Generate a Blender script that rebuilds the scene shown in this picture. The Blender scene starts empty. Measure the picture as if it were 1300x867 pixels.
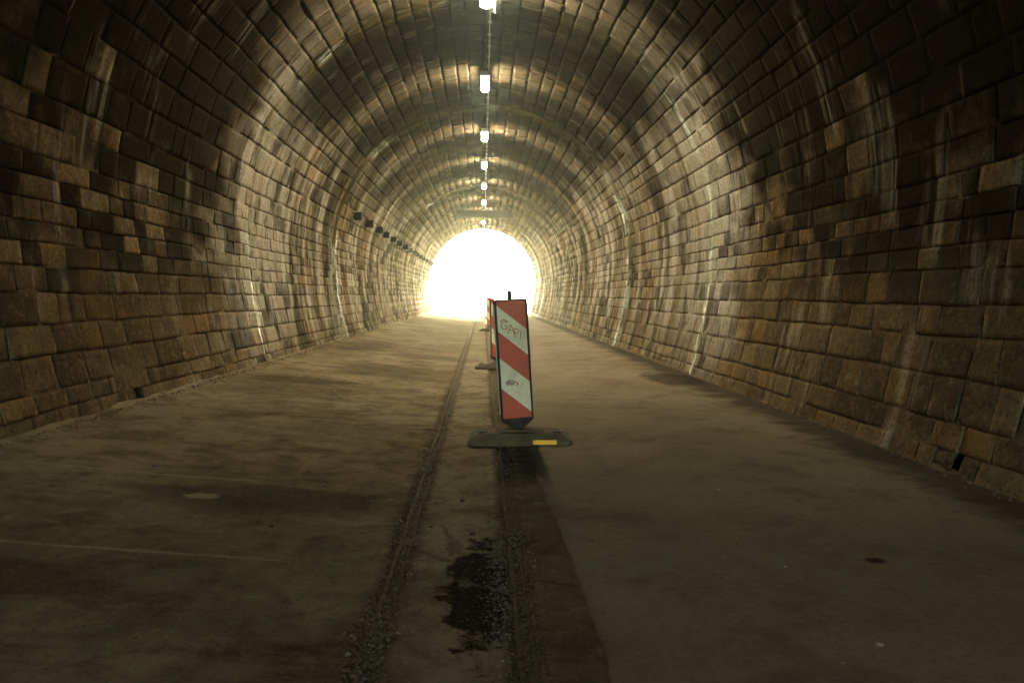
import bpy, math, random
import numpy as np
from mathutils import Vector, noise, Matrix

# ------------------------------------------------------------------ camera, world, sun, exposure
scn = bpy.context.scene
COL = scn.collection
CAM_H = 1.25
F = 996.0                                     # focal length in pixels of a 1300 px wide frame
cam = bpy.data.cameras.new('camera'); cam_o = bpy.data.objects.new('camera', cam); COL.objects.link(cam_o)
cam.sensor_width = 36; cam.lens = F / 1300 * 36; cam.clip_start = 0.05; cam.clip_end = 2000
yaw, pitch = math.atan(37 / F), math.atan(57.5 / F)
cam_o.location = (0, 0, CAM_H); cam_o.rotation_euler = (math.pi / 2 - pitch, 0, -yaw)
scn.camera = cam_o
SUN_EL, SUN_AZ = math.radians(22), math.radians(7)
w = bpy.data.worlds.new('World'); scn.world = w; w.use_nodes = True
wn = w.node_tree.nodes; bg = wn['Background']; sky = wn.new('ShaderNodeTexSky')
sky.sky_type = 'NISHITA'; sky.sun_disc = False; sky.sun_elevation = SUN_EL; sky.sun_rotation = SUN_AZ
w.node_tree.links.new(sky.outputs[0], bg.inputs[0]); bg.inputs[1].default_value = 0.15
sun = bpy.data.lights.new('sun', 'SUN'); sun.energy = 2.6; sun.angle = math.radians(6); sun.color = (1, .98, .88)
sun_o = bpy.data.objects.new('sun', sun); COL.objects.link(sun_o)
S = Vector((math.sin(SUN_AZ) * math.cos(SUN_EL), math.cos(SUN_AZ) * math.cos(SUN_EL), math.sin(SUN_EL)))
sun_o.rotation_euler = S.to_track_quat('Z', 'Y').to_euler(); sun_o.location = S * 100
scn.view_settings.view_transform = 'Standard'; scn.view_settings.look = 'None'
scn.view_settings.exposure = 4.85; scn.view_settings.gamma = 1
scn.cycles.use_denoising = True; scn.cycles.use_adaptive_sampling = False
scn.cycles.max_bounces = 8; scn.cycles.diffuse_bounces = 5; scn.cycles.volume_bounces = 1
scn.cycles.sample_clamp_indirect = 4.0
LAMP_POWER = 17.0
GLARE_HAZE = 0.0010

MOUTH, BACK = 54.0, -18.0                     # far mouth, and an unseen open rear end set close to light the beacon
rnd = random.Random(7)
N3 = lambda x, y, z: noise.noise(Vector((x, y, z)))

# ------------------------------------------------------------------ object helpers
def link(name, me, mat=None, parent=None, kind=None):
    o = bpy.data.objects.new(name, me); COL.objects.link(o)
    if me is not None and mat is not None and not me.materials: me.materials.append(mat)
    if parent is not None: o.parent = parent
    if kind: o['kind'] = kind
    return o
def tag(o, label, cat, group=None):
    o['label'] = label; o['category'] = cat
    if group: o['group'] = group
    return o
def empty(name, loc, rot=(0, 0, 0)):
    o = bpy.data.objects.new(name, None); COL.objects.link(o); o.location = loc; o.rotation_euler = rot
    o.empty_display_size = .1
    return o
class MB:
    """collects boxes, tubes, prisms into one mesh"""
    def __init__(s): s.v = []; s.f = []
    def add(s, v, f):
        k = len(s.v); s.v += [tuple(p) for p in v]; s.f += [tuple(i + k for i in q) for q in f]; return s
    def hexa(s, lo, hi):
        """lo, hi: four points each, counter-clockwise"""
        return s.add(list(lo) + list(hi), [(3, 2, 1, 0), (4, 5, 6, 7)] + [(i, (i + 1) % 4, 4 + (i + 1) % 4, 4 + i) for i in range(4)])
    def box(s, c, d, bev=0.0):
        (x, y, z), (a, b, e) = c, (d[0] / 2, d[1] / 2, d[2] / 2)
        if bev <= 0:
            q = lambda h: [(x - a, y - b, z + h), (x + a, y - b, z + h), (x + a, y + b, z + h), (x - a, y + b, z + h)]
            return s.hexa(q(-e), q(e))
        ring = lambda i, h: [(x - a + i, y - b + i, z + h), (x + a - i, y - b + i, z + h), (x + a - i, y + b - i, z + h), (x - a + i, y + b - i, z + h)]
        def oct_(i, h, c):
            return [(x - a + c + i, y - b + i, z + h), (x + a - c - i, y - b + i, z + h), (x + a - i, y - b + c + i, z + h), (x + a - i, y + b - c - i, z + h),
                    (x + a - c - i, y + b - i, z + h), (x - a + c + i, y + b - i, z + h), (x - a + i, y + b - c - i, z + h), (x - a + i, y - b + c + i, z + h)]
        rs = [oct_(bev, -e, bev), oct_(0, -e + bev, bev), oct_(0, e - bev, bev), oct_(bev, e, bev)]
        return s.loft(rs)
    def loft(s, rings, cap=True):
        n = len(rings[0]); v = [p for r in rings for p in r]; f = []
        for k in range(len(rings) - 1):
            for i in range(n):
                j = (i + 1) % n
                f.append((k * n + i, k * n + j, (k + 1) * n + j, (k + 1) * n + i))
        if cap: f += [tuple(range(n - 1, -1, -1)), tuple((len(rings) - 1) * n + i for i in range(n))]
        return s.add(v, f)
    def tube(s, pts, r, n=6):
        pts = [Vector(p) for p in pts]; rings = []
        for i, p in enumerate(pts):
            d = (pts[min(i + 1, len(pts) - 1)] - pts[max(i - 1, 0)]).normalized()
            a = d.orthogonal().normalized() if i == 0 else (a - d * a.dot(d)).normalized()
            b = d.cross(a)
            rings.append([tuple(p + (a * math.cos(t) + b * math.sin(t)) * r) for t in [2 * math.pi * k / n for k in range(n)]])
        return s.loft(rings)
    def prism(s, poly, y0, y1):
        """poly in x, z; extruded in y"""
        return s.loft([[(x, y0, z) for x, z in poly], [(x, y1, z) for x, z in poly]])
    def mesh(s, name, smooth=False):
        me = bpy.data.meshes.new(name); me.from_pydata(s.v, [], s.f); me.update()
        if smooth: me.polygons.foreach_set('use_smooth', [True] * len(me.polygons))
        return me
    def build(s, name, mat, parent=None, kind=None, smooth=False):
        return link(name, s.mesh(name, smooth), mat, parent, kind)

# ------------------------------------------------------------------ material helpers
class NT:
    def __init__(s, name):
        s.m = bpy.data.materials.new(name); s.m.use_nodes = True
        s.t = s.m.node_tree; s.n = s.t.nodes; s.bsdf = s.n['Principled BSDF']
    def new(s, ty, **kw):
        nd = s.n.new(ty)
        for k, v in kw.items(): setattr(nd, k, v)
        return nd
    def lk(s, a, b):
        if hasattr(a, 'links') or hasattr(a, 'is_linked'): s.t.links.new(a, b)
        else: b.default_value = a
    def pos(s): return s.new('ShaderNodeNewGeometry').outputs['Position']
    def attr(s, name, out='Vector'): return s.new('ShaderNodeAttribute', attribute_name=name).outputs[out]
    def sep(s, v):
        nd = s.new('ShaderNodeSeparateXYZ'); s.lk(v, nd.inputs[0]); return nd.outputs
    def comb(s, x, y, z):
        nd = s.new('ShaderNodeCombineXYZ')
        for i, q in enumerate((x, y, z)): s.lk(q, nd.inputs[i])
        return nd.outputs[0]
    def math(s, op, a, b=0.0, c=0.0, clamp=False):
        nd = s.new('ShaderNodeMath', operation=op, use_clamp=clamp)
        for i, q in enumerate((a, b, c)): s.lk(q, nd.inputs[i])
        return nd.outputs[0]
    def scale(s, v, k):
        nd = s.new('ShaderNodeVectorMath', operation='MULTIPLY'); s.lk(v, nd.inputs[0]); nd.inputs[1].default_value = k; return nd.outputs[0]
    def noise(s, v, sc, det=4, rough=.6, dist=0.0):
        nd = s.new('ShaderNodeTexNoise'); s.lk(v, nd.inputs['Vector']); nd.inputs['Scale'].default_value = sc
        nd.inputs['Detail'].default_value = det; nd.inputs['Roughness'].default_value = rough; nd.inputs['Distortion'].default_value = dist
        return nd.outputs[0]
    def vor(s, v, sc, feat='DISTANCE_TO_EDGE'):
        nd = s.new('ShaderNodeTexVoronoi', feature=feat); s.lk(v, nd.inputs['Vector']); nd.inputs['Scale'].default_value = sc
        return nd.outputs['Distance']
    def step(s, v, a, b, lo=0.0, hi=1.0):
        nd = s.new('ShaderNodeMapRange', interpolation_type='SMOOTHSTEP')
        s.lk(v, nd.inputs['Value'])
        for i, q in enumerate((a, b, lo, hi)): s.lk(q, nd.inputs[1 + i])
        return nd.outputs[0]
    def mix(s, f, a, b, mode='MIX'):
        nd = s.new('ShaderNodeMix', data_type='RGBA', blend_type=mode)
        s.lk(f, nd.inputs[0])
        for q, i in ((a, 6), (b, 7)):
            if isinstance(q, tuple): nd.inputs[i].default_value = (*q, 1)
            else: s.lk(q, nd.inputs[i])
        return nd.outputs[2]
    def bump(s, h, strength=.5, dist=.01):
        nd = s.new('ShaderNodeBump'); s.lk(h, nd.inputs['Height']); nd.inputs['Strength'].default_value = strength
        nd.inputs['Distance'].default_value = dist; s.lk(nd.outputs[0], s.bsdf.inputs['Normal'])
    def out(s, col, rough=.9, spec=.2, metal=0.0):
        if isinstance(col, tuple): s.bsdf.inputs['Base Color'].default_value = (*col, 1)
        else: s.lk(col, s.bsdf.inputs['Base Color'])
        s.lk(rough, s.bsdf.inputs['Roughness'])
        if spec is not None: s.bsdf.inputs['Specular IOR Level'].default_value = spec
        s.bsdf.inputs['Metallic'].default_value = metal
        return s.m

def plain(name, col, rough=.7, spec=.3, dirt=.35, metal=0.0, sc=9.0, dirtcol=(.09, .07, .045)):
    t = NT(name); p = t.pos()
    n = t.noise(p, sc, 5, .65); n2 = t.noise(p, sc * 7, 3, .6)
    c = t.mix(t.math('MULTIPLY', t.step(n, .42, .72), dirt), col, dirtcol)
    c = t.mix(t.math('MULTIPLY', n2, .35), c, (0.02, .016, .01))
    t.bump(n2, .25, .002)
    return t.out(c, rough, spec, metal)

RINGS = [12.25, 19.2, 26.3, 33.0, 39.6, 46.4]      # the joints between the building lengths of the lining
def stone_material(name, mortar=False):
    t = NT(name); p = t.pos(); arc = t.attr('arc'); a = t.sep(arc); yy, ss = a[0], a[1]
    tone = t.sep(t.attr('tone')); r1, r2, r3 = tone[0], tone[1], tone[2]
    z = t.sep(p)[2]
    big = t.noise(p, .55, 3, .55); med = t.noise(p, 3.2, 5, .65); fine = t.noise(p, 26, 4, .7); grit = t.noise(p, 95, 2, .6)
    # body colour: brown sandstone, each block its own tone
    c = t.mix(r1, (.082, .055, .028), (.190, .130, .066))
    c = t.mix(t.math('MULTIPLY', t.step(r3, .74, .98), .5), c, (.27, .150, .052))
    c = t.mix(t.math('MULTIPLY', t.step(med, .38, .66), .6), c, (.070, .048, .025))
    c = t.mix(t.math('MULTIPLY', t.step(t.noise(p, 11, 4, .7), .50, .70), .55), c, (.300, .215, .110))
    if mortar: c = t.mix(.6, c, (.15, .108, .055))
    # soot: block by block, heavier in the near length and along the crown
    edge = t.noise(t.comb(t.math('MULTIPLY', yy, .3), t.math('MULTIPLY', ss, .9), 3.0), 1.0, 3)
    near = t.step(t.math('ADD', yy, t.math('MULTIPLY', t.math('SUBTRACT', edge, .5), 4.0)), 10.2, 11.4, 1.0, 0.0)
    far = t.math('SUBTRACT', 1.0, near)
    sz = t.step(z, .9, 1.9)
    streak0 = t.noise(t.comb(t.math('MULTIPLY', yy, 2.6), t.math('MULTIPLY', ss, .4), 8.0), 1.0, 5, .65)
    soot = t.math('ADD', t.math('MULTIPLY', r2, .34), t.math('ADD', t.math('MULTIPLY', big, 1.05), t.math('MULTIPLY', t.noise(p, 1.7, 5, .65), .65)))
    soot_near = t.math('MULTIPLY', t.step(t.math('ADD', soot, t.step(z, 1.9, 3.6, 0.0, .28)), .82, 1.10), t.math('MULTIPLY', near, t.math('ADD', t.math('MULTIPLY', sz, .66), .32)))
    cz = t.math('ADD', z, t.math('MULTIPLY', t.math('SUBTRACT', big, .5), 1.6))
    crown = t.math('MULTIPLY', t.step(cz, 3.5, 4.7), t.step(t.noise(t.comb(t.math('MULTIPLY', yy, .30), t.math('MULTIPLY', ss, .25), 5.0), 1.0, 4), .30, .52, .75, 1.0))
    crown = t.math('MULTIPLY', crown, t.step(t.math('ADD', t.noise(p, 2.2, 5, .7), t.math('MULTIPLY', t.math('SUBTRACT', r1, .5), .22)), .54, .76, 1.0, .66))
    lamp = t.math('ABSOLUTE', t.math('SUBTRACT', t.math('MODULO', t.math('ADD', yy, 1.12), 5.02), 2.51))   # lamplight painted in: crown soot thinned to a paler ring round each lamp
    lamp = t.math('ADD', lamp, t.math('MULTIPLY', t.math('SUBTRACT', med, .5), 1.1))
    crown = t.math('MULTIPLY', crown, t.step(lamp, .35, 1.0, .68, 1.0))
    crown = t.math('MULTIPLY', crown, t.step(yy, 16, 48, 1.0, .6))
    far_soot = t.math('MULTIPLY', far, t.math('MULTIPLY', t.step(soot, .98, 1.28), .8))
    # lime: drips run down the curve of the lining, densest past the first joint
    s1 = t.noise(t.comb(t.math('MULTIPLY', yy, 3.0), t.math('MULTIPLY', ss, .20), 1.0), 1.0, 5, .65)
    s1f = t.noise(t.comb(t.math('MULTIPLY', yy, 1.15), t.math('MULTIPLY', ss, .13), 51.0), 1.0, 5, .72)
    s2 = t.noise(t.comb(t.math('MULTIPLY', yy, 9.0), t.math('MULTIPLY', ss, .7), 2.0), 1.0, 4, .6)
    zone = t.noise(t.comb(t.math('MULTIPLY', yy, .75), t.math('MULTIPLY', ss, .12), 4.0), 1.0, 3, .55)
    lime_far = t.math('MULTIPLY', far, t.math('ADD', t.math('MULTIPLY', t.step(s1f, .44, .58), .75), t.math('MULTIPLY', t.step(zone, .44, .58), .35)), 0, True)
    band = t.math('MULTIPLY', t.step(yy, 13.0, 15.5, 1.0, 0.0), t.step(streak0, .33, .52))
    lime_far = t.math('MAXIMUM', lime_far, t.math('MULTIPLY', t.math('MULTIPLY', far, band), .9))
    lp = t.step(t.noise(t.comb(t.math('MULTIPLY', yy, .8), t.math('MULTIPLY', ss, .75), 61.0), 1.0, 3, .6), .48, .60)
    lime_near = t.math('MULTIPLY', t.math('MULTIPLY', near, lp), t.math('MULTIPLY', t.step(s1, .48, .62), t.step(s2, .40, .60)))
    lime = t.math('MULTIPLY', t.math('MAXIMUM', t.math('MULTIPLY', lime_far, t.step(z, 4.4, 5.3, 1.0, .3)), t.math('MULTIPLY', lime_near, .55)), t.math('ADD', .35, t.math('MULTIPLY', med, 1.0)), 0, True)
    low = t.step(z, .15, 1.3, .3, 1.0)
    c = t.mix(t.math('MULTIPLY', t.math('MULTIPLY', lime, low), .8), c, (.50, .445, .345))
    calm = t.step(z, 4.3, 5.2, 1.0, .25)
    wet = t.math('MULTIPLY', t.math('MULTIPLY', far, calm), t.math('MULTIPLY', t.step(t.noise(t.comb(t.math('MULTIPLY', yy, .95), t.math('MULTIPLY', ss, .2), 41.0), 1.0, 5, .72), .50, .60), .85))
    c = t.mix(wet, c, (.050, .042, .024))
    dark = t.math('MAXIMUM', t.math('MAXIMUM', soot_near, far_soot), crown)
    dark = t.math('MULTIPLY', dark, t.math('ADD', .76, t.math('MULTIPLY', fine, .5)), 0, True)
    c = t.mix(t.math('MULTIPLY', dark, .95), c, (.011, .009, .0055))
    c = t.mix(t.math('MULTIPLY', lime_near, .42), c, (.34, .28, .18))
    # joints between lengths: white calcite with green and ochre beside it
    white = green = None
    wob = t.math('MULTIPLY', t.math('SUBTRACT', t.noise(t.comb(7.0, t.math('MULTIPLY', ss, .8), 1.0), 1.0, 4), .5), .45)
    for i, yb in enumerate(RINGS):
        d = t.math('ABSOLUTE', t.math('SUBTRACT', t.math('ADD', yy, wob), yb + .12))
        nz = t.noise(t.comb(t.math('MULTIPLY', yy, 7.0), t.math('MULTIPLY', ss, 1.6), 10.0 + i), 1.0, 5, .7)
        wd = .16 if i == 0 else .10 + .05 * (i % 3)
        patch = t.step(t.math('SUBTRACT', t.noise(t.comb(3.0 * i, t.math('MULTIPLY', ss, .45), 5.0 * i), 1.0, 3), t.step(z, 4.2, 5.2, 0.0, .12)), .44, .56)
        if i == 0: patch = t.math('MAXIMUM', patch, t.step(ss, 4.0, 5.2, 1.0, 0.0))
        wm = t.math('MULTIPLY', t.math('MULTIPLY', t.step(d, wd * .4, wd * 1.6, 1.0, 0.0), t.step(nz, .42, .62)), patch)
        gm = t.math('MULTIPLY', t.step(d, .1, .55, 1.0, 0.0), t.step(nz, .36, .66))
        white = wm if white is None else t.math('MAXIMUM', white, wm)
        green = gm if green is None else t.math('MAXIMUM', green, gm)
    ochre = t.noise(t.comb(t.math('MULTIPLY', yy, .6), t.math('MULTIPLY', ss, .5), 21.0), 1.0, 3)
    gc = t.mix(t.step(ochre, .42, .58), (.10, .125, .055), (.25, .17, .05))
    c = t.mix(t.math('MULTIPLY', green, t.step(z, 4.0, 5.0, .6, .3)), c, gc)
    c = t.mix(t.math('MULTIPLY', white, .92), c, (.60, .64, .52))
    # scattered crystalline flecks further in
    fl = t.math('MULTIPLY', t.step(t.noise(t.comb(t.math('MULTIPLY', yy, 3.2), t.math('MULTIPLY', ss, 1.3), 31.0), 1.0, 5, .75), .64, .70), t.math('MULTIPLY', t.step(yy, 12, 24), t.step(z, 4.4, 5.2, 1.0, .35)))
    c = t.mix(t.math('MULTIPLY', fl, .8), c, (.58, .58, .50))
    c = t.mix(t.step(fine, .34, .52, .60, 0.0), c, (.024, .017, .010))
    c = t.mix(t.math('MULTIPLY', t.step(t.noise(p, 60, 3, .7), .56, .70, 0.0, .38), t.math('SUBTRACT', 1.0, t.math('MULTIPLY', dark, .93))), c, (.33, .25, .14))
    h = t.math('ADD', t.math('MULTIPLY', fine, .7), t.math('ADD', t.math('MULTIPLY', med, 1.1), t.math('MULTIPLY', grit, .22)))
    t.bump(h, .7, .02)
    rough = t.math('SUBTRACT', .93, t.math('MULTIPLY', t.math('MAXIMUM', green, fl), .4))
    t.lk(t.math('MULTIPLY', white, .15), t.bsdf.inputs['Specular IOR Level'])
    return t.out(c, rough, None)
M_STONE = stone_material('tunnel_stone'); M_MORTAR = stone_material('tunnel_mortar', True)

# ------------------------------------------------------------------ tunnel lining
ZC, R = 2.2, 3.6
def _profile():
    pts = []
    for z in np.linspace(-.12, ZC, 60): pts.append((R - .0723 * (ZC - z) ** 2, z))
    for t in np.linspace(0, math.pi, 240)[1:]: pts.append((R * math.cos(t), ZC + R * math.sin(t)))
    for z in np.linspace(ZC, -.12, 60)[1:]: pts.append((-(R - .0723 * (ZC - z) ** 2), z))
    p = np.array(pts); d = np.r_[0, np.cumsum(np.hypot(*np.diff(p, axis=0).T))]
    tg = np.gradient(p, d, axis=0); tg /= np.linalg.norm(tg, axis=1)[:, None]
    return p, d, np.c_[-tg[:, 1], tg[:, 0]]
PP, PD, PN = _profile(); LEN = PD[-1]
S_SPR = PD[59]                                     # arc length at the springing
SEC_OFF = [0, -.05, .02, -.035, .015, -.04, .01]   # each building length sits a little in or out
def section(y):
    return sum(1 for b in RINGS if y >= b)
def pt(y, s, off):
    off += SEC_OFF[section(y)]
    x = np.interp(s, PD, PP[:, 0]); z = np.interp(s, PD, PP[:, 1]); nx = np.interp(s, PD, PN[:, 0]); nz = np.interp(s, PD, PN[:, 1])
    return (float(x + nx * off), y, float(z + nz * off))

def course_lines():
    r = random.Random(3)
    low = [.29, .21, .31, .30, .24, .26, .19, .18, .18, .19]
    right = [0.0]
    for h in low: right.append(right[-1] + h)
    left = [0.0]
    for h in [.31, .18, .17, .27, .25, .26, .21, .19, .18, .17, .19, .18]: left.append(left[-1] + h)
    while right[-1] < S_SPR - .1: right.append(right[-1] + r.uniform(.17, .23))
    while left[-1] < S_SPR - .1: left.append(left[-1] + r.uniform(.17, .22))
    n_r, n_l = len(right) - 1, len(left) - 1
    a, b = right[-1], LEN - left[-1]
    ws = [r.uniform(.22, .34) for _ in range(int((b - a) / .285))]; k = (b - a) / sum(ws)
    mid = []
    for q in ws[:-1]: mid.append((mid[-1] if mid else a) + q * k)
    lines = right + mid + [LEN - q for q in reversed(left)]
    return lines, n_r, len(lines) - 1 - n_l
LINES, C_R, C_L = course_lines()
def line_s(k, y):
    if k in (0, len(LINES) - 1): return LINES[k]
    return LINES[k] + .022 * N3(k * 7.3, y * .35, 1.0) + .010 * N3(k * 3.1, y * 1.7, 4.0)

Y0, Y1 = 1.6, MOUTH
HOLES = [('r', 5.21, 5.33), ('l', 7.64, 7.82)]       # weep holes in the foot of the walls
def project(p):
    x, y, z = p
    cy, sy, cp, sp = math.cos(yaw), math.sin(yaw), math.cos(pitch), math.sin(pitch)
    dx, dy, dz = x, y, z - CAM_H
    rx = dx * cy - dy * sy; fy = dx * sy + dy * cy
    fz = fy * cp - dz * sp; up = dz * cp + fy * sp
    if fz < .1: return None
    return 650 + F * rx / fz, 433.5 - F * up / fz
stones = []
for k in range(len(LINES) - 1):
    which = 'right' if k < C_R else ('left' if k >= C_L else 'vault')
    r = random.Random(100 + k)
    y = Y0 - r.uniform(0, .5); bounds = RINGS + [MOUTH]
    while y < MOUTH - .01:
        lo, hi = (.26, .62) if which == 'vault' else (.20, .58)
        L = r.uniform(lo, hi) if r.random() > .10 else r.uniform(.55, .85)
        if y > 20: L *= 1.15
        y2 = y + L
        for b in bounds:
            if y < b - .001 and y2 > b - .16: y2 = b; break
        hole = [h for h in HOLES if ((h[0] == 'r' and k == 0) or (h[0] == 'l' and k == len(LINES) - 3)) and y < h[2] and y2 > h[1]]
        spans = [(y, y2)]
        if hole:
            spans = [(a, b) for a, b in ((y, hole[0][1]), (hole[0][2], y2)) if b - a > .05]
        for a, b in spans:
            pr = [project(pt(q, s, 0)) for q, s in ((a, LINES[k]), (b, LINES[k]), (b, LINES[k + 1]), (a, LINES[k + 1]))]
            area = 0
            if all(pr):
                area = abs(sum(pr[i][0] * pr[(i + 1) % 4][1] - pr[(i + 1) % 4][0] * pr[i][1] for i in range(4))) / 2
                cx, cy_ = sum(q[0] for q in pr) / 4, sum(q[1] for q in pr) / 4
                if not (-30 < cx < 1330 and -30 < cy_ < 897): area = 0
            stones.append(dict(k=k, y0=a, y1=b, which=which, area=area, seed=r.random()))
        y = y2

def stone_geo(st, ga, gb):
    k, y0, y1 = st['k'], st['y0'], st['y1']; r = random.Random(int(st['seed'] * 1e9))
    g = .003 + .002 * r.random(); skew = r.uniform(-.02, .02)
    proud = r.gauss(0, .0045); tu, tv = r.gauss(0, .005), r.gauss(0, .007); gy = g * .5
    if y1 in RINGS or y0 in RINGS or y1 >= MOUTH: skew = 0
    ins = [0.0] * 0
    V, ARC = [], []
    na, nb = len(ga), len(gb); back = []
    c_off = [r.uniform(0, .016) for _ in range(4)]
    for j, b in enumerate(gb):
        for i, a in enumerate(ga):
            yy = y0 + gy + (y1 - y0 - 2 * gy) * a + skew * (b - .5)
            sa, sb = line_s(k, yy) + g, line_s(k + 1, yy) - g
            ss = sa + (sb - sa) * b
            edge = i in (0, na - 1) or j in (0, nb - 1)
            if na > 3 and edge:
                yy += .009 * N3(yy * 11, ss * 11, k); ss += .010 * N3(yy * 9, ss * 9, k + 9.)
            corner = (i in (0, na - 1)) and (j in (0, nb - 1))
            off = proud + tu * (a - .5) + tv * (b - .5) + .007 * N3(yy * 4.1, ss * 4.1, k * .7) + .008 * N3(yy * 9.7, ss * 9.7, 3.3)
            if edge and na > 2: off -= (.0025 if j in (0, nb - 1) else .001) + .006 * N3(yy * 7, ss * 7, 8.0)
            if corner and na > 2: off -= c_off[(i > 0) + 2 * (j > 0)] * .35
            yc = min(max(yy, y0 + .002), y1 - .002)
            V.append(pt(yc, ss, off)); ARC.append((yc, ss, off))
            if edge: back.append((j * na + i, yc, ss))
    Fc = []
    for j in range(nb - 1):
        for i in range(na - 1):
            q = j * na + i; Fc.append((q, q + 1, q + na + 1, q + na))
    nfront = len(Fc)
    loop = [i for i in range(na)] + [j * na + na - 1 for j in range(1, nb)] + [(nb - 1) * na + i for i in range(na - 2, -1, -1)] + [j * na for j in range(nb - 2, 0, -1)]
    bi = {}
    for q, yc, ss in back:
        bi[q] = len(V); V.append(pt(yc, ss, -.075)); ARC.append((yc, ss, -.075))
    for n in range(len(loop)):
        a, b = loop[n], loop[(n + 1) % len(loop)]
        Fc.append((b, a, bi[a], bi[b]))
    tone = (r.random(), r.random(), r.random())
    return V, Fc, ARC, tone, nfront
def lining_mesh(name, V, Fc, ARC, TONE, smooth):
    me = bpy.data.meshes.new(name); me.from_pydata(V, [], Fc)
    me.attributes.new('arc', 'FLOAT_VECTOR', 'POINT').data.foreach_set('vector', np.array(ARC, np.float32).ravel())
    me.attributes.new('tone', 'FLOAT_VECTOR', 'POINT').data.foreach_set('vector', np.array(TONE, np.float32).ravel())
    me.polygons.foreach_set('use_smooth', smooth); me.update()
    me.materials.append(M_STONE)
    return me

def backing(name, s0, s1):
    """mortar bed and masonry behind the face stones: a thick shell, both ends closed"""
    ss = np.linspace(s0, s1, max(6, int((s1 - s0) / .14)))
    ys = [BACK, -5, 0]; y = 1.0
    while y < MOUTH - .4: ys.append(y); y += .35 if y < 14 else .8
    ys += [b - .001 for b in RINGS] + [b + .001 for b in RINGS] + [MOUTH - .02]
    for h in HOLES: ys += [h[1] + .001, h[2] - .001, h[1] - .02, h[2] + .02]
    ys = sorted(set(ys)); V, ARC, TONE, Fc = [], [], [], []; n = len(ss)
    for y in ys:
        for s in ss:
            off = -.012 + .008 * N3(y * 2.3, s * 2.3, 0.0)
            for h in HOLES:
                if h[1] < y < h[2] and ((h[0] == 'r' and -1 < s < LINES[1] + .02) or (h[0] == 'l' and LINES[-3] - .06 < s < LINES[-2] + .06)): off = -.45
            V.append(pt(y, s, off)); ARC.append((y, s, off)); TONE.append((.4, .3, .2))
    m = len(V)
    for y in ys:
        for s in ss: V.append(pt(y, s, -.9)); ARC.append((y, s, -.9)); TONE.append((.4, .3, .2))
    for i in range(len(ys) - 1):
        for j in range(n - 1):
            q = i * n + j; Fc.append((q, q + n, q + n + 1, q + 1)); Fc.append((m + q, m + q + 1, m + q + n + 1, m + q + n))
    for i in (0, len(ys) - 1):
        for j in range(n - 1): q = i * n + j; Fc.append((q, q + 1, m + q + 1, m + q))
    for j in (0, n - 1):
        for i in range(len(ys) - 1): q = i * n + j; Fc.append((q, q + n, m + q + n, m + q))
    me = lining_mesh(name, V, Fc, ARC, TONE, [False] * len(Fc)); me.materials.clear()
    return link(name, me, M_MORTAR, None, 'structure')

G_OBJ = ([0, .1, .5, .9, 1], [0, .17, .83, 1])
for which, name, s0, s1 in (('left', 'wall_left', LINES[C_L], LEN), ('right', 'wall_right', 0, LINES[C_R]), ('vault', 'vault', LINES[C_R], LINES[C_L])):
    wall = backing(name, s0, s1)
    mine = sorted((q for q in stones if q['which'] == which), key=lambda q: -q['area'])
    for st in mine[:298]:
        V, Fc, ARC, tone, nf = stone_geo(st, *G_OBJ)
        c = np.mean(np.array(V), axis=0); V = [tuple(np.array(v) - c) for v in V]
        me = lining_mesh('stone', V, Fc, ARC, [tone] * len(V), [i < nf for i in range(len(Fc))])
        o = link('stone', me, None, wall); o.location = c
    AV, AF, AA, AT, AS = [], [], [], [], []
    for st in mine[298:]:
        grid = G_OBJ if st['y0'] < 14 else (([0, .12, .88, 1], [0, .2, .8, 1]) if st['y0'] < 30 else ([0, 1], [0, 1]))
        V, Fc, ARC, tone, nf = stone_geo(st, *grid)
        k = len(AV); AV += V; AA += ARC; AT += [tone] * len(V); AF += [tuple(i + k for i in f) for f in Fc]; AS += [i < nf for i in range(len(Fc))]
    o = link('stonework', lining_mesh('stonework', AV, AF, AA, AT, AS), None, wall, 'stuff')

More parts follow.
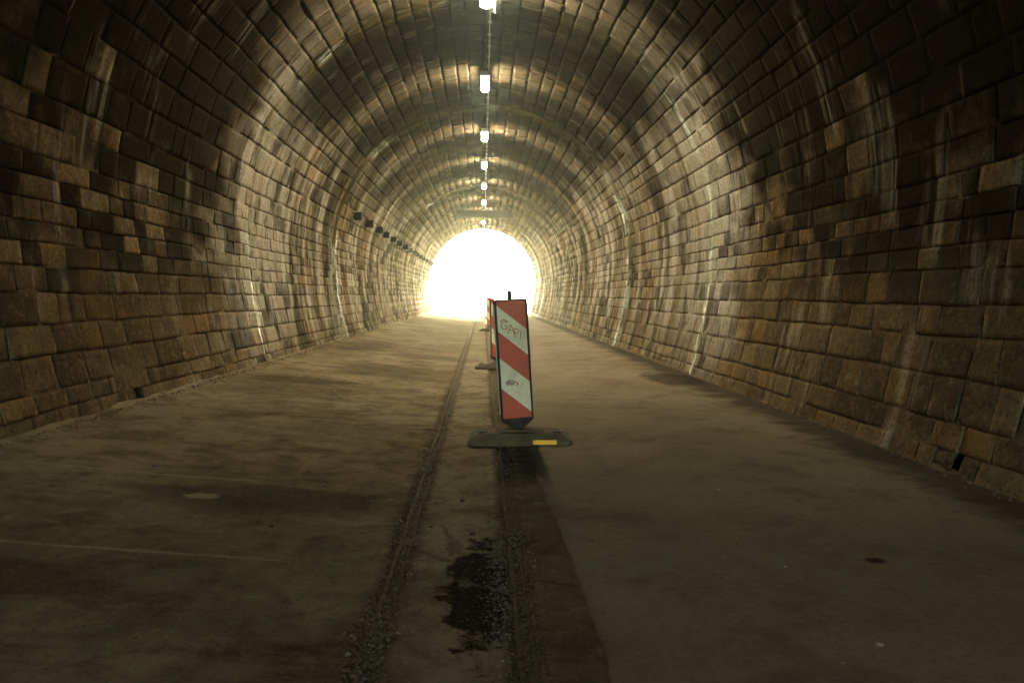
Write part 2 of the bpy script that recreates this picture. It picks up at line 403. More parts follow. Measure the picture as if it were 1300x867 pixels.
# ------------------------------------------------------------------ ground and floor
def ground_mat(name, kind):
    t = NT(name); p = t.pos(); q = t.sep(p); x, y = q[0], q[1]
    big = t.noise(p, .45, 4, .6); med = t.noise(p, 2.1, 6, .65, .4); fine = t.noise(p, 30, 4, .7); grit = t.noise(p, 150, 2, .6)
    warp = t.math('MULTIPLY', t.math('SUBTRACT', med, .5), .12)
    if kind == 'old':
        c = t.mix(t.step(big, .35, .65), (.130, .096, .052), (.215, .166, .098))
        c = t.mix(t.math('MULTIPLY', t.step(med, .45, .66), .75), c, (.075, .054, .029))
        lines = t.noise(t.comb(t.math('MULTIPLY', x, 5.5), t.math('MULTIPLY', y, .22), 0.0), 1.0, 4, .6)
        c = t.mix(t.math('MULTIPLY', t.step(lines, .5, .72), .35), c, (.215, .170, .105))
        cross = t.noise(t.comb(t.math('MULTIPLY', x, .5), t.math('MULTIPLY', y, 2.4), 4.0), 1.0, 5, .65)
        c = t.mix(t.math('MULTIPLY', t.step(cross, .54, .70), .75), c, (.048, .036, .021))
        # strip between the rails, paler cement
        strip = t.math('MULTIPLY', t.step(t.math('ADD', x, warp), -.40, -.34), t.step(t.math('ADD', x, warp), .05, .10, 1.0, 0.0))
        c = t.mix(t.math('MULTIPLY', strip, t.step(med, .35, .62, .7, .15)), c, (.230, .180, .110))
        # darker crumbling strip beside the new asphalt
        side = t.step(t.math('ADD', x, warp), .20, .27)
        c = t.mix(t.math('MULTIPLY', side, t.step(fine, .25, .7, .85, .45)), c, (.088, .061, .034))
        # crumbled, gritty bands where the rails are sunk
        for rx in (-.405, .150):
            bd = t.math('ABSOLUTE', t.math('SUBTRACT', t.math('ADD', x, t.math('MULTIPLY', warp, .8)), rx))
            bm = t.step(bd, .05, .10, 1.0, 0.0)
            gm = t.noise(p, 42, 4, .75)
            gcol = t.mix(t.step(gm, .40, .64), (.030, .022, .012), (.170, .130, .075))
            c = t.mix(t.math('MULTIPLY', bm, .85), c, gcol)
            halo = t.math('MULTIPLY', t.step(bd, .05, .22, 1.0, 0.0), t.step(t.noise(p, 5.5, 5, .7), .48, .64))
            c = t.mix(t.math('MULTIPLY', halo, .6), c, (.045, .033, .019))
        # oily pit
        dx = t.math('DIVIDE', t.math('SUBTRACT', t.math('ADD', x, t.math('MULTIPLY', warp, 1.6)), -.02), .155)
        dy = t.math('DIVIDE', t.math('SUBTRACT', y, 3.35), .72)
        d = t.math('SQRT', t.math('ADD', t.math('MULTIPLY', dx, dx), t.math('MULTIPLY', dy, dy)))
        d = t.math('ADD', d, t.math('MULTIPLY', t.math('SUBTRACT', t.noise(p, 6.5, 6, .75), .5), 2.3))
        pit = t.step(d, .75, 1.0, 1.0, 0.0)
        c = t.mix(t.math('MULTIPLY', pit, .94), c, (.010, .008, .006))
        mot = t.noise(p, 7, 6, .75, .3); c = t.mix(t.step(mot, .50, .66, 0.0, .45), c, (.045, .033, .018)); c = t.mix(t.step(mot, .34, .46, .45, 0.0), c, (.25, .195, .115))
        # damp stains on the left
        dm = None
        for sx, sy, rx, ry in ((-1.6, 12.4, .9, 1.3), (-1.0, 15.6, 1.0, .9), (-2.4, 10.4, .8, .5), (-1.3, 4.6, .8, .4), (-2.2, 3.2, .7, .35), (-2.6, 17.5, .8, 2.)):
            ex = t.math('DIVIDE', t.math('SUBTRACT', x, sx), rx); ey = t.math('DIVIDE', t.math('SUBTRACT', y, sy), ry)
            e = t.math('ADD', t.math('SQRT', t.math('ADD', t.math('MULTIPLY', ex, ex), t.math('MULTIPLY', ey, ey))), t.math('MULTIPLY', t.math('SUBTRACT', cross, .5), 2.2))
            e = t.step(e, .55, 1.05, 1.0, 0.0); dm = e if dm is None else t.math('MAXIMUM', dm, e)
        c = t.mix(t.math('MULTIPLY', dm, .55), c, (.036, .028, .018))
        # old pour joints across the left floor
        for jy, xa in ((5.02, -1.35), (7.6, -.9), (3.62, -.75), (10.1, -.6)):
            jl = t.math('ABSOLUTE', t.math('SUBTRACT', t.math('ADD', y, t.math('MULTIPLY', warp, .9)), jy))
            jm = t.math('MULTIPLY', t.step(jl, .008, .022, 1.0, 0.0), t.step(t.math('ADD', x, t.math('MULTIPLY', warp, 6.0)), xa - .3, xa, 1.0, 0.0))
            c = t.mix(t.math('MULTIPLY', jm, t.step(mot, .38, .55, .1, .6)), c, (.29, .225, .13) if jy in (5.02, 3.62) else (.035, .026, .015))
        # pale worn patch
        ex = t.math('DIVIDE', t.math('SUBTRACT', x, -1.66), .095); ey = t.math('DIVIDE', t.math('SUBTRACT', y, 4.63), .075)
        e = t.math('ADD', t.math('SQRT', t.math('ADD', t.math('MULTIPLY', ex, ex), t.math('MULTIPLY', ey, ey))), t.math('MULTIPLY', t.math('SUBTRACT', fine, .5), .8))
        e = t.math('ADD', e, t.math('MULTIPLY', t.math('SUBTRACT', t.noise(p, 9, 3), .5), 2.6))
        c = t.mix(t.step(e, .6, 1.3, .6, 0.0), c, (.33, .27, .16))
        # cracks
        wv = t.new('ShaderNodeVectorMath', operation='ADD'); t.lk(p, wv.inputs[0])
        t.lk(t.comb(t.math('MULTIPLY', warp, 3.0), t.math('MULTIPLY', t.math('SUBTRACT', fine, .5), .12), 0.0), wv.inputs[1])
        cr = t.step(t.vor(wv.outputs[0], .85), .004, .018, 1.0, 0.0)
        cr = t.math('MULTIPLY', cr, t.math('MULTIPLY', t.step(big, .46, .60), t.step(x, -1.2, -.3, .25, 1.0)))
        c = t.mix(t.math('MULTIPLY', cr, .5), c, (.03, .023, .014))
        ag = t.noise(p, 70, 3, .75); c = t.mix(t.step(ag, .56, .72, 0.0, .55), c, (.26, .205, .125)); c = t.mix(t.step(ag, .30, .44, .55, 0.0), c, (.045, .033, .019))
        sp = t.step(t.noise(p, 38, 2, .5), .70, .76); c = t.mix(t.math('MULTIPLY', sp, .7), c, (.02, .016, .011))
        sp2 = t.step(t.noise(t.scale(p, (1.1, .9, 1)), 55, 2, .5), .72, .78); c = t.mix(t.math('MULTIPLY', sp2, .5), c, (.34, .28, .18))
        h = t.math('SUBTRACT', t.math('ADD', t.math('MULTIPLY', fine, .6), t.math('MULTIPLY', med, 1.6)), t.math('MULTIPLY', cr, .8))
        h = t.math('ADD', h, t.math('MULTIPLY', grit, .25))
        t.bump(h, .55, .014)
        return t.out(c, .97, .0)
    if kind == 'asphalt':
        c = t.mix(t.step(big, .35, .65), (.172, .132, .082), (.220, .170, .108))
        c = t.mix(t.math('MULTIPLY', t.step(med, .48, .72), .35), c, (.075, .057, .036))
        lines = t.noise(t.comb(t.math('MULTIPLY', x, 2.2), t.math('MULTIPLY', y, .12), 2.0), 1.0, 3, .6)
        c = t.mix(t.math('MULTIPLY', t.step(lines, .5, .7), .3), c, (.150, .118, .076))
        c = t.mix(t.math('MULTIPLY', t.step(fine, .35, .7), .25), c, (.05, .038, .025))
        ag = t.noise(p, 75, 3, .75); c = t.mix(t.step(ag, .55, .72, 0.0, .5), c, (.20, .165, .11)); c = t.mix(t.step(ag, .30, .45, .55, 0.0), c, (.045, .034, .022))
        blot = t.noise(p, 1.3, 5, .7); c = t.mix(t.step(blot, .50, .66, 0.0, .4), c, (.060, .044, .027))
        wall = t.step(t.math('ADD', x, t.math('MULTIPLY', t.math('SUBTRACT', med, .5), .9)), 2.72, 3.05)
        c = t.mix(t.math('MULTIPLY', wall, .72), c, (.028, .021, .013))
        ex = t.math('DIVIDE', t.math('SUBTRACT', x, 2.85), .5); ey = t.math('DIVIDE', t.math('SUBTRACT', y, 11.6), 1.1)
        e = t.math('ADD', t.math('SQRT', t.math('ADD', t.math('MULTIPLY', ex, ex), t.math('MULTIPLY', ey, ey))), t.math('MULTIPLY', t.math('SUBTRACT', med, .5), 1.6))
        damp = t.step(e, .6, 1.05, 1.0, 0.0)
        c = t.mix(t.math('MULTIPLY', damp, .75), c, (.026, .021, .014))
        sp = t.step(t.noise(p, 21, 2, .5), .765, .79); c = t.mix(t.math('MULTIPLY', sp, .7), c, (.36, .31, .22))
        ex = t.math('DIVIDE', t.math('SUBTRACT', x, 1.84), .055); ey = t.math('DIVIDE', t.math('SUBTRACT', y, 3.55), .05)
        e = t.math('ADD', t.math('SQRT', t.math('ADD', t.math('MULTIPLY', ex, ex), t.math('MULTIPLY', ey, ey))), t.math('MULTIPLY', t.math('SUBTRACT', fine, .5), .9))
        c = t.mix(t.step(e, .5, 1.2, .85, 0.0), c, (.015, .011, .008))
        t.bump(t.math('ADD', t.math('MULTIPLY', fine, .5), t.math('ADD', t.math('MULTIPLY', grit, .5), t.math('MULTIPLY', med, .8))), .4, .008)
        return t.out(c, .95, .0)
    c = t.mix(t.step(med, .35, .65), (.34, .31, .25), (.26, .24, .18))
    return t.out(c, .95, .1)
M_OLD, M_ASPH, M_OUT = ground_mat('old_floor', 'old'), ground_mat('asphalt', 'asphalt'), ground_mat('outside_ground', 'out')

def floor_z(x):
    return .235 * max(0.0, (-x - .55) / 2.75) ** 1.15
RAIL_X = (-.405, .150)
def grid_mesh(name, xs, ys, fz, mat, skirt=None):
    V = [(x if not callable(x) else x(y), y, 0.0) for y in ys for x in xs]
    V = [(x, y, fz(x, y)) for x, y, _ in V]; n = len(xs)
    Fc = [(j * n + i, j * n + i + 1, (j + 1) * n + i + 1, (j + 1) * n + i) for j in range(len(ys) - 1) for i in range(n - 1)]
    if skirt:
        k = len(V)
        for j, y in enumerate(ys):
            x0, _, z0 = V[j * n]; V.append((x0 - .006, y, z0 - skirt))
        Fc += [(k + j, j * n, (j + 1) * n, k + j + 1) for j in range(len(ys) - 1)]
    me = bpy.data.meshes.new(name); me.from_pydata(V, [], Fc); me.polygons.foreach_set('use_smooth', [True] * len(Fc)); me.update()
    return link(name, me, mat, None, 'structure')
ys = [BACK, -5, 0, 1.2]; y = 1.8
while y < MOUTH: ys.append(y); y += .028 if y < 7.5 else (.08 if y < 14 else .4)
ys.append(MOUTH)
xs = list(np.arange(-3.5, -.75, .11)) + list(np.arange(-.75, .62, .017)) + list(np.arange(.7, 3.5, .35))
def old_z(x, y):
    z = floor_z(x) + .012 * N3(x * 1.3, y * 1.3, 0) + .004 * N3(x * 6, y * 6, 2)
    for rx in RAIL_X:
        d = abs(x - rx - .006 * N3(0, y * 1.5, rx)); wdt = .052 + .012 * N3(y * 3, rx, 5.)
        if d < wdt: z -= .022 * min(1, (wdt - d) / .015) + .006 * N3(x * 30, y * 30, 1)
    if -.3 < x < .2 and 2.2 < y < 4.4:
        e = math.hypot((x + .02) / .16, (y - 3.35) / .72) + .7 * N3(x * 6, y * 6, 9)
        if e < 1: z -= .012 * min(1, (1 - e) * 4)
    if .21 < x < .5: z += -.006 + .007 * N3(x * 14, y * 9, 3)
    return z
grid_mesh('floor', xs, ys, old_z, M_OLD)
def edge_x(y): return .415 + .035 * N3(y * .5, 1, 1) + .02 * N3(y * 2.3, 2, 1) + .009 * N3(y * 9, 5, 1) - .035 * max(0, min(1, (y - 3) / 4))
offs = [0, .008, .03, .08, .2, .45, .8, 1.2, 1.6, 2.0, 2.4, 2.7, 2.95]
ys2 = [BACK, -5, 0, 1.2]; y = 1.8
while y < MOUTH: ys2.append(y); y += .04 if y < 9 else .3
ys2.append(MOUTH)
V = []; n = len(offs)
for y in ys2:
    e = edge_x(y)
    for i, o_ in enumerate(offs):
        x = e + o_; z = .014 + .010 * N3(x * .8, y * .8, 4) * min(1, o_ * 3) + .002 * N3(x * 8, y * 8, 6)
        z = max(z, .013 * min(1, o_ / .03)) if i else .004
        V.append((x, y, z))
Fc = [(j * n + i, j * n + i + 1, (j + 1) * n + i + 1, (j + 1) * n + i) for j in range(len(ys2) - 1) for i in range(n - 1)]
k = len(V)
for j, y in enumerate(ys2): V.append((V[j * n][0] - .01, y, -.03))
Fc += [(k + j, j * n, (j + 1) * n, k + j + 1) for j in range(len(ys2) - 1)]
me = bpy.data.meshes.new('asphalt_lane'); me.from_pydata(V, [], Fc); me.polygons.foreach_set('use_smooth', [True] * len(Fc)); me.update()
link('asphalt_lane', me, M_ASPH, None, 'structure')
g = MB().add([(-400, -400, -.12), (400, -400, -.12), (400, 600, -.12), (-400, 600, -.12)], [(0, 1, 2, 3)]).build('ground', M_OUT, None, 'structure')
g = MB().add([(-3.3, MOUTH - .01, -.02), (3.3, MOUTH - .01, -.02), (6, 300, -.02), (-6, 300, -.02)], [(0, 1, 2, 3)]).build('road', M_OUT, None, 'structure')

# earth over the tunnel, so the masonry is not a bare tube
V = []; Fc = []; hx = [-60, -30, -14, -8, -4.6, 0, 4.6, 8, 14, 30, 60]; hyl = [BACK + .5, -10, 20, MOUTH - .6]
for y in hyl:
    for x in hx: V.append((x, y, 7.0 + 3.5 * math.exp(-(x / 20) ** 2) + .8 * N3(x * .1, y * .1, 2)))
n = len(hx)
Fc = [(j * n + i, j * n + i + 1, (j + 1) * n + i + 1, (j + 1) * n + i) for j in range(len(hyl) - 1) for i in range(n - 1)]
me = bpy.data.meshes.new('hillside'); me.from_pydata(V, [], Fc); me.update()
link('hillside', me, plain('hill_earth', (.07, .085, .03), .95, .1, .4), None, 'structure')

# dirt bank along the foot of the walls
M_DIRT = ground_mat('wall_dirt', 'old')
for nm, sx in (('dirt_bank', -1), ('dirt_bank', 1)):
    V, Fc = [], []; yl = list(np.arange(2.5, 14, .09)) + list(np.arange(14, MOUTH, .5)); prof = [0, .25, .5, .8, 1.0]
    for y in yl:
        wd = (.10 if sx < 0 else .09) * (1 + .6 * N3(0, y * 1.1, 3 + sx) + .4 * N3(0, y * 4, 9 + sx)); hh = (.035 if sx < 0 else .04) * (1 + .8 * N3(4, y * 1.7, sx) + .5 * N3(9, y * 6, sx))
        xw = (3.33 if sx < 0 else 3.29)
        for q in prof:
            x = sx * (xw - wd * (1 - q)); z0 = floor_z(x) if sx < 0 else .012
            V.append((x, y, z0 - .012 + max(.0, hh) * q ** 1.5 + .014 * N3(x * 12, y * 12, 2)))
    n = len(prof)
    Fc = [(j * n + i, j * n + i + 1, (j + 1) * n + i + 1, (j + 1) * n + i) for j in range(len(yl) - 1) for i in range(n - 1)]
    me = bpy.data.meshes.new(nm); me.from_pydata(V, [], Fc); me.polygons.foreach_set('use_smooth', [True] * len(Fc)); me.update()
    o = link(nm, me, M_DIRT, None, 'stuff')

# ------------------------------------------------------------------ rails sunk in the floor
M_RAIL = plain('rusty_rail', (.125, .088, .048), .95, .08, .9, 0, 16, (.04, .03, .017))
def rail(x0, label):
    root = empty('sunken_rail', (x0, 2, 0)); tag(root, label, 'rail', 'rails sunk in the tunnel floor')
    for nm, a, b, top in (('rail_head', -.027, -.007, -.002), ('rail_lip', .026, .040, -.003)):
        yl = list(np.arange(1.2, 10, .06)) + list(np.arange(10, MOUTH, .6)); rings = []
        for y in yl:
            dx = .005 * N3(x0, y * 1.2, 1) + .002 * N3(x0, y * 9, 2); dz = .020 * N3(x0 + 2, y * 2.6, 1) + .009 * N3(x0, y * 7, 6)
            rings.append([(a + dx, y - 2, -.03), (b + dx, y - 2, -.03), (b + dx, y - 2, top - .007 + dz - .004), (b - .005 + dx, y - 2, top - .007 + dz), (a + .006 + dx, y - 2, top - .007 + dz), (a + dx, y - 2, top - .013 + dz)])
        MB().loft(rings).build(nm, M_RAIL, root)
rail(RAIL_X[0], 'rusty sunken rail on the left, its groove full of grit')
rail(RAIL_X[1], 'rusty sunken rail running under the striped beacons beside the asphalt edge')

# ------------------------------------------------------------------ grit and pebbles
M_GRIT = plain('grit', (.17, .13, .078), .95, .1, .95, 0, 30, (.022, .016, .010))
def chip(mb, x, y, z, r, rr):
    a = rr.uniform(0, 6.28); q = []
    for k in range(4):
        t = a + k * math.pi / 2 + rr.uniform(-.4, .4); s = r * rr.uniform(.7, 1.2); q.append((x + s * math.cos(t), y + s * math.sin(t), z + r * rr.uniform(-.1, .25)))
    mb.add(q + [(x + rr.uniform(-.3, .3) * r, y + rr.uniform(-.3, .3) * r, z + r * rr.uniform(.6, 1.0)), (x, y, z - .5 * r)], [(0, 1, 4), (1, 2, 4), (2, 3, 4), (3, 0, 4), (1, 0, 5), (2, 1, 5), (3, 2, 5), (0, 3, 5)])
rr = random.Random(11); mb = MB()
for _ in range(5200):
    y = 2 + 7.5 * rr.random() ** 1.6; u = rr.random()
    if u < .62: x = rr.choice(RAIL_X) + rr.gauss(0, .032)
    elif u < .8: y = rr.gauss(3.2, .4); x = rr.gauss(.075, .035)
    else: x = rr.uniform(-.9, .46)
    if y < 1.9: continue
    chip(mb, x, y, old_z(x, y), rr.choice((.003, .004, .005, .007)) * (1.0 if u < .8 else .8), rr)
for _ in range(1700):                          # coarser rubble broken out along the rails
    y = 2 + 11 * rr.random() ** 1.5; x = rr.choice(RAIL_X) + rr.choice((-.055, .005, .055)) + rr.gauss(0, .030)
    if N3(x * 2, y * 1.3, 17) > -.12: chip(mb, x, y, old_z(x, y), rr.choice((.006, .008, .011, .015)), rr)
mb.build('grit', M_GRIT, None, 'stuff')
mb = MB()
for _ in range(1500):
    y = 2 + 10 * rr.random() ** 1.5
    x = rr.uniform(-3, -.5) if rr.random() < .6 else rr.uniform(.6, 2.9)
    chip(mb, x, y, (old_z(x, y) if x < 0 else .016), rr.choice((.003, .004, .006)), rr)
for _ in range(2200):
    y = 3 + 20 * rr.random() ** 1.4; sx = rr.choice((-1, 1)); x = sx * (3.28 - abs(rr.gauss(0, .06)))
    chip(mb, x, y, (floor_z(x) if x < 0 else .014) + .008, rr.choice((.004, .006, .008, .013)), rr)
mb.build('gravel', M_GRIT, None, 'stuff')
M_DARKSTONE = plain('dark_pebble', (.022, .019, .016), .7, .4, .3, 0, 20)
M_PALESTONE = plain('pale_pebble', (.34, .29, .20), .8, .3, .4, 0, 20)
def pebble(px, py, r, mat, label, flat=.75):
    d = Vector((px - 650, F, -(py - 433.5))); Rm = cam_o.rotation_euler.to_matrix()
    ray = Rm @ Vector(((px - 650) / F, -(py - 433.5) / F, -1)); t = -(CAM_H - .02) / ray.z; p = cam_o.location + ray * t
    z = old_z(p.x, p.y) if p.x < edge_x(p.y) else .014
    mb = MB(); rings = []; q = random.Random(int(px))
    for h, s in ((-.3, .6), (.1, 1.0), (.55, .85), (.9, .4)):
        rings.append([(r * s * q.uniform(.8, 1.2) * math.cos(a), r * s * q.uniform(.8, 1.15) * math.sin(a), r * h * flat * 1.3) for a in [k * math.pi / 4 for k in range(8)]])
    mb.loft(rings); o = mb.build('pebble', mat, None, None, True); o.location = (p.x, p.y, z)
    tag(o, label, 'pebble', 'loose stones on the tunnel floor')
pebble(587, 632, .016, M_DARKSTONE, 'round black pebble between the two rails, just in front of the beacon')
pebble(600, 675, .018, M_DARKSTONE, 'black pebble at the far tip of the oily pit')
pebble(345, 673, .013, M_DARKSTONE, 'black pebble alone on the open brown floor left of the rails')
pebble(196, 613, .012, M_DARKSTONE, 'small black pebble on the left floor, farthest from the rails')
pebble(912, 620, .013, M_PALESTONE, 'pale pebble far out on the right asphalt, nearest the right wall', .4)
pebble(997, 718, .013, M_PALESTONE, 'pale flat chip in the middle of the right asphalt', .4)
pebble(1117, 816, .014, M_PALESTONE, 'pale flat chip on the asphalt in the lower right corner', .4)

# ------------------------------------------------------------------ ceiling lamps and conduit
def emit(name, col, s):
    t = NT(name); t.bsdf.inputs['Base Color'].default_value = (.8, .8, .8, 1)
    t.bsdf.inputs['Emission Color'].default_value = (*col, 1); t.bsdf.inputs['Emission Strength'].default_value = s
    t.m.cycles.emission_sampling = 'FRONT'
    return t.m
M_DIFF = emit('lit_diffuser', (1.0, .91, .69), LAMP_POWER)
M_HOUS = plain('lamp_housing', (.55, .55, .52), .5, .4, .2)
M_COND = plain('conduit_grey', (.50, .49, .44), .5, .4, .3)
CEIL = ZC + R
def lamp():
    root = empty('ceiling_lamp', (0, 0, 0))
    MB().box((0, 0, -.045), (.17, 1.14, .07), .012).build('housing', M_HOUS, root)
    rings = []
    for y, k in ((-.55, .8), (-.53, 1), (.53, 1), (.55, .8)):
        rings.append([(.078 * k * math.cos(t), y, -.08 - .075 * k * math.sin(t)) for t in [math.pi * i / 8 for i in range(9)]])
    MB().loft(rings).build('diffuser', M_DIFF, root, None, True)
    for s in (-1, 1): MB().box((0, s * .575, -.07), (.19, .05, .10), .01).build('end_cap', M_HOUS, root)
    for s in (-1, 1): MB().box((0, s * .35, -.005), (.10, .04, .03)).build('bracket', M_HOUS, root)
    return root
def copy_tree(o):
    c = o.copy(); COL.objects.link(c)
    for ch in o.children:
        d = ch.copy(); COL.objects.link(d); d.parent = c; d.matrix_parent_inverse = ch.matrix_parent_inverse
        for g in ch.children:
            e = g.copy(); COL.objects.link(e); e.parent = d
    return c
LAMP_Y = [11.5 + 5.02 * i for i in range(9)]
LL = ['lit ceiling lamp cut off by the top edge of the photo, nearest of the row', 'second lit ceiling lamp from the camera, the first one wholly in view',
      'third lit ceiling lamp from the camera along the crown', 'fourth lit ceiling lamp from the camera along the crown', 'fifth lit ceiling lamp from the camera along the crown',
      'sixth lit ceiling lamp from the camera, two before the hanging beam', 'seventh lit ceiling lamp, just above the dark hanging beam', 'eighth lit ceiling lamp, seen just below the hanging beam',
      'last and smallest lit ceiling lamp before the bright tunnel mouth']
proto = lamp()
for i, y in enumerate(LAMP_Y):
    o = proto if i == 0 else copy_tree(proto)
    o.location = (.055, y, CEIL - SEC_OFF[section(y)] - .10); tag(o, LL[i], 'ceiling lamp', 'ceiling lamps along the tunnel crown')
root = empty('conduit', (.13, 2, CEIL)); tag(root, 'thin grey cable conduit clipped along the crown between the lamps', 'conduit')
mb = MB(); ylist = np.arange(2, MOUTH, .35)
MB().tube([(.008 * N3(0, y * .7, 1), y - 2, -.07 - SEC_OFF[section(y)] + .006 * N3(3, y, 1)) for y in ylist], .013).build('pipe', M_COND, root, None, True)
for y in np.arange(9.0, 30, .62):
    MB().box((.008 * N3(0, y * .7, 1), y - 2, -.055 - SEC_OFF[section(y)]), (.07, .022, .034)).build('clip', M_COND, root)
root = tag(MB().tube([(.19, 11.9, CEIL - .02), (.192, 11.95, CEIL - .10), (.188, 11.97, CEIL - .24), (.19, 11.97, CEIL - .34)], .010).build('hanging_wire', M_COND, None, None, True), 'short pale loose wire end hanging beside the nearest lamp', 'wire')

# ------------------------------------------------------------------ row of boxes on the left wall
M_BOX = plain('dark_box', (.013, .015, .012), .8, .1, .3, 0, 9, (.03, .026, .018)); M_TRIM = plain('pale_trim', (.22, .22, .18), .8, .1, .3)
def wall_box():
    root = empty('wall_box', (0, 0, 0))
    MB().box((.10, 0, 0), (.20, .15, .19), .012).build('housing', M_BOX, root)
    MB().box((.10, 0, .101), (.22, .17, .014), .004).build('lid', M_BOX, root)
    MB().box((.10, 0, -.104), (.21, .16, .016), .004).build('base_plate', M_TRIM, root)
    MB().box((-.03, 0, 0), (.08, .06, .10)).build('bracket', M_BOX, root)
    return root
OR = ['nearest and largest', 'second nearest', 'third', 'fourth', 'fifth', 'sixth', 'seventh', 'eighth', 'ninth', 'tenth', 'eleventh', 'twelfth', 'thirteenth', 'fourteenth', 'fifteenth and farthest']
proto = None
for i in range(15):
    y = 20.95 + 2.17 * i
    s = np.interp(3.34, PP[:, 1][::-1][:180], PD[::-1][:180]); p = pt(y, float(s), .0)
    if proto is None: proto = o = wall_box()
    else: o = copy_tree(proto)
    o.location = (p[0] + .02, y, p[2])
    lab = OR[i] + ' dark square box on the left wall, counting from the camera'
    tag(o, lab, 'wall box', 'dark boxes in a row on the left wall')

# ------------------------------------------------------------------ beam hanging across the far vault
root = empty('hanging_beam', (.02, 39.6, CAM_H + 4.10)); tag(root, 'dark horizontal steel beam hung across the vault near the bright mouth', 'beam')
MB().prism([(-1.55, -.15), (1.55, -.15), (1.20, .15), (-1.20, .15)], -.06, .06).build('web', M_BOX, root)
MB().box((0, 0, -.155), (3.14, .22, .02)).build('lower_flange', M_BOX, root)
MB().box((0, 0, .155), (2.40, .22, .02)).build('upper_flange', M_BOX, root)
for x in (-.55, .35): MB().tube([(x, 0, .16), (x, 0, .42)], .016).build('hanger', M_BOX, root)
MB().tube([(-.72, 0, -.14), (-.72, 0, -.50), (-.70, 0, -.58), (-.74, 0, -.62)], .017).build('hook', M_BOX, root)
MB().tube([(.80, 0, -.14), (.80, 0, -.36), (.73, 0, -.58), (.82, 0, -.62), (.86, 0, -.52), (.80, 0, -.36)], .017).build('hook', M_BOX, root)

# ------------------------------------------------------------------ striped beacons
M_BLACK = plain('black_rubber', (.030, .027, .020), .85, .1, .55, 0, 9, (.10, .08, .05))
M_RUB = plain('dusty_rubber', (.085, .062, .032), .95, .05, .75, 0, 7, (.14, .11, .065))
M_RED = plain('red_sheeting', (.55, .090, .042), .5, .2, .4, 0, 8, (.24, .09, .06))
M_WHITE = plain('white_sheeting', (.80, .69, .45), .5, .2, .5, 0, 7, (.34, .29, .20))
M_PALE = plain('pale_side', (.42, .42, .36), .6, .3, .4)
M_YEL = plain('yellow_reflector', (.95, .50, .02), .35, .3, .1)
M_INK = plain('red_ink', (.46, .15, .10), .6, .2, .1); M_INK2 = plain('dark_ink', (.26, .11, .09), .6, .2, .1)
def clip(poly, a, b, c):                      # keep a*x + b*z <= c
    out = []
    for i in range(len(poly)):
        p, q = poly[i], poly[(i + 1) % len(poly)]; dp, dq = a * p[0] + b * p[1] - c, a * q[0] + b * q[1] - c
        if dp <= 0: out.append(p)
        if (dp < 0) != (dq < 0): t = dp / (dp - dq); out.append((p[0] + t * (q[0] - p[0]), p[1] + t * (q[1] - p[1])))
    return out
def ribbon(mb, pts, wd, y):
    for (x0, z0), (x1, z1) in zip(pts, pts[1:]):
        d = math.hypot(x1 - x0, z1 - z0) or 1; ux, uz = (x1 - x0) / d * wd * .4, (z1 - z0) / d * wd * .4; nx, nz = -(z1 - z0) / d * wd / 2, (x1 - x0) / d * wd / 2
        q = [(x0 - ux + nx, z0 - uz + nz), (x0 - ux - nx, z0 - uz - nz), (x1 + ux - nx, z1 + uz - nz), (x1 + ux + nx, z1 + uz + nz)]
        mb.add([(a, y, b) for a, b in q], [(0, 1, 2, 3)])
HW = .118                                     # half width of the sheeting
Z0, Z1 = .205, 1.165
BANDS = [(-1, .135, 'r'), (.135, .345, 'w'), (.345, .565, 'r'), (.565, .815, 'w'), (.815, 2, 'r')]
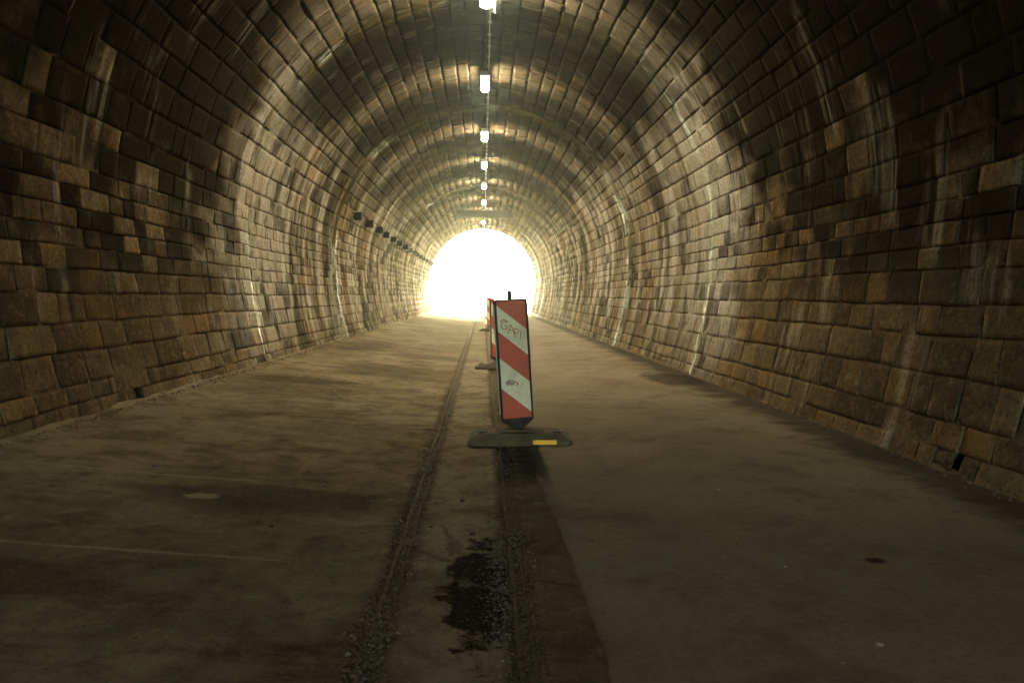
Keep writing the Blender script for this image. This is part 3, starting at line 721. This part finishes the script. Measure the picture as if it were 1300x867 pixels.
def beacon(lean, yaw_, marks):
    root = empty('warning_beacon', (0, 0, 0))
    # foot plate
    o8 = lambda w_, d_, z, c: [(-w_ + c, -d_, z), (w_ - c, -d_, z), (w_, -d_ + c, z), (w_, d_ - c, z), (w_ - c, d_, z), (-w_ + c, d_, z), (-w_, d_ - c, z), (-w_, -d_ + c, z)]
    foot = MB().loft([o8(.42, .20, .0, .03), o8(.425, .205, .012, .03), o8(.42, .20, .042, .03), o8(.34, .165, .085, .04), o8(.30, .15, .095, .04)]).build('foot', M_RUB, root)
    MB().loft([o8(.20, .085, .094, .02), o8(.185, .075, .115, .02)]).build('foot_socket', M_RUB, foot)
    for s in (-1, 1): MB().hexa(*[[(s * .30 + a, b, z) for a, b in ((-.035, -.1), (.035, -.1), (.035, -.06), (-.035, -.06))] for z in (.085, .104)]).build('grip', M_BLACK, foot)
    for k in range(5): MB().box((-.03 + k * .028, -.191, .057), (.016, .008, .026)).build('rib', M_RUB, foot)
    st = MB().hexa([(.10, -.2055, .014), (.29, -.2055, .014), (.29, -.199, .014), (.10, -.199, .014)], [(.10, -.2065, .05), (.29, -.2065, .05), (.29, -.196, .05), (.10, -.196, .05)])
    st.build('reflector', M_YEL, foot)
    # upright: everything that leans together
    M = Matrix.Translation((-.015, 0, .10)) @ Matrix.Rotation(yaw_, 4, 'Z') @ Matrix.Rotation(lean, 4, 'Y') @ Matrix.Translation((0, 0, -.10))
    def put(mb, name, mat, parent=root, smooth=False):
        me = mb.mesh(name, smooth); me.transform(M); return link(name, me, mat, parent)
    put(MB().box((0, 0, .62), (.032, .032, 1.22)).box((0, 0, 1.235), (.034, .034, .03), .006), 'post', M_BLACK)
    t = .028
    body = MB()
    out = [(-.134, Z0 - .02), (-.05, Z0 - .085), (.05, Z0 - .085), (.134, Z0 - .02), (.137, Z0 + .02), (.137, Z1 + .003), (.128, Z1 + .013), (-.128, Z1 + .013), (-.137, Z1 + .003), (-.137, Z0 + .02)]
    ctr = (0, .65); sh = lambda k: [(x * k, (z - ctr[1]) * (1 - (1 - k) * .25) + ctr[1]) for x, z in out]
    body.loft([[(x, y, z) for x, z in sh(k)] for y, k in ((-t, .97), (-t + .006, 1.0), (t - .006, 1.0), (t, .97))])
    panel = put(body, 'panel', M_BLACK)
    put(MB().box((-.1385, 0, .69), (.006, .036, .90)), 'side_strip', M_PALE); put(MB().box((.1385, 0, .69), (.006, .036, .90)), 'side_strip', M_PALE)
    for a, b, cc in BANDS:
        for face, mir in ((-1, 1), (1, -1)):
            q = [(-HW, Z0), (HW, Z0), (HW, Z1), (-HW, Z1)]
            q = clip(q, -.87, -1, -(Z1 - b)); q = clip(q, .87, 1, Z1 - a)
            if len(q) < 3: continue
            q = [(x * mir, z) for x, z in q]
            y = face * (t + .0008)
            put(MB().prism(q, y, y + face * .0022), 'red_stripe' if cc == 'r' else 'white_stripe', M_RED if cc == 'r' else M_WHITE, panel)
    if marks:
        yf = -t - .0042; mb = MB()
        G = lambda pts, ox, oz, s: ribbon(mb, [(ox + x * s, oz + z * s) for x, z in pts], .0075, yf)
        ox, oz, s = -.088, .935, .062
        G([(.75, .95), (.35, 1.1), (0, .75), (0, .3), (.3, 0), (.7, .1), (.8, .45), (.45, .45)], ox, oz, s)                       # G
        G([(0, 0), (.4, 1.1), (.8, -.05)], ox + .052, oz - .030, s); G([(.15, .4), (.65, .38)], ox + .052, oz - .030, s)            # A
        G([(0, -.05), (.05, 1.05), (.5, .95), (.6, .65), (.4, .45), (.05, .45)], ox + .104, oz - .062, s)                         # P
        G([(0, 0), (.06, 1.0)], ox + .152, oz - .085, s)                                                                           # I
        G([(-.1, 1.6), (.5, 1.9), (1.3, 1.4)], ox, oz - .0, s * .7)
        put(mb, 'graffiti', M_INK)
        mb = MB(); ox, oz, s = -.070, .475, .034
        G([(0, 0), (.2, 1), (.5, .2), (.7, 1.0), (1.0, .1), (1.2, .8), (1.5, .1), (1.7, .7)], ox, oz, s)
        G([(-.3, .5), (.1, 1.2), (.9, 1.25), (1.9, .9), (2.7, .35), (2.2, -.1)], ox, oz, s)
        put(mb, 'scribble', M_INK2)
    return root
def stand(o, x, y, rz=0.0, z=.008): o.location = (x, y, z); o.rotation_euler = (0, 0, rz)
b1 = beacon(math.radians(-3.6), math.radians(9), True); stand(b1, .312, 6.64, math.radians(-1)); b1.scale = (1.034,) * 3
tag(b1, 'nearest red and white striped warning beacon, leaning, with red graffiti', 'warning beacon', 'striped beacons down the middle of the tunnel')
b2 = beacon(math.radians(-1.0), math.radians(8), False); stand(b2, .285, 13.5, math.radians(2))
tag(b2, 'second red and white striped beacon, mostly hidden behind the graffitied one', 'warning beacon', 'striped beacons down the middle of the tunnel')
for (x, y, rz), lab in (((.30, 28.0, -3), 'third striped beacon, far behind the second and almost hidden by it'), ((.36, 45.0, 4), 'farthest striped beacon, a speck against the bright mouth')):
    o = copy_tree(b2); stand(o, x, y, math.radians(rz)); tag(o, lab, 'warning beacon', 'striped beacons down the middle of the tunnel')

# ------------------------------------------------------------------ haze volume, added to stand in for lens glare around the mouth
if GLARE_HAZE > 0:
    hm = bpy.data.materials.new('glare_haze'); hm.use_nodes = True; nt = hm.node_tree; nt.nodes.remove(nt.nodes['Principled BSDF'])
    vp = nt.nodes.new('ShaderNodeVolumePrincipled'); vp.inputs['Color'].default_value = (.88, 1, .82, 1); vp.inputs['Density'].default_value = GLARE_HAZE
    vp.inputs['Anisotropy'].default_value = .86
    nt.links.new(vp.outputs[0], nt.nodes['Material Output'].inputs['Volume'])
    MB().box((0, 100, 5.5), (820, 1020, 13.3)).build('glare_haze', hm, None, 'stuff')
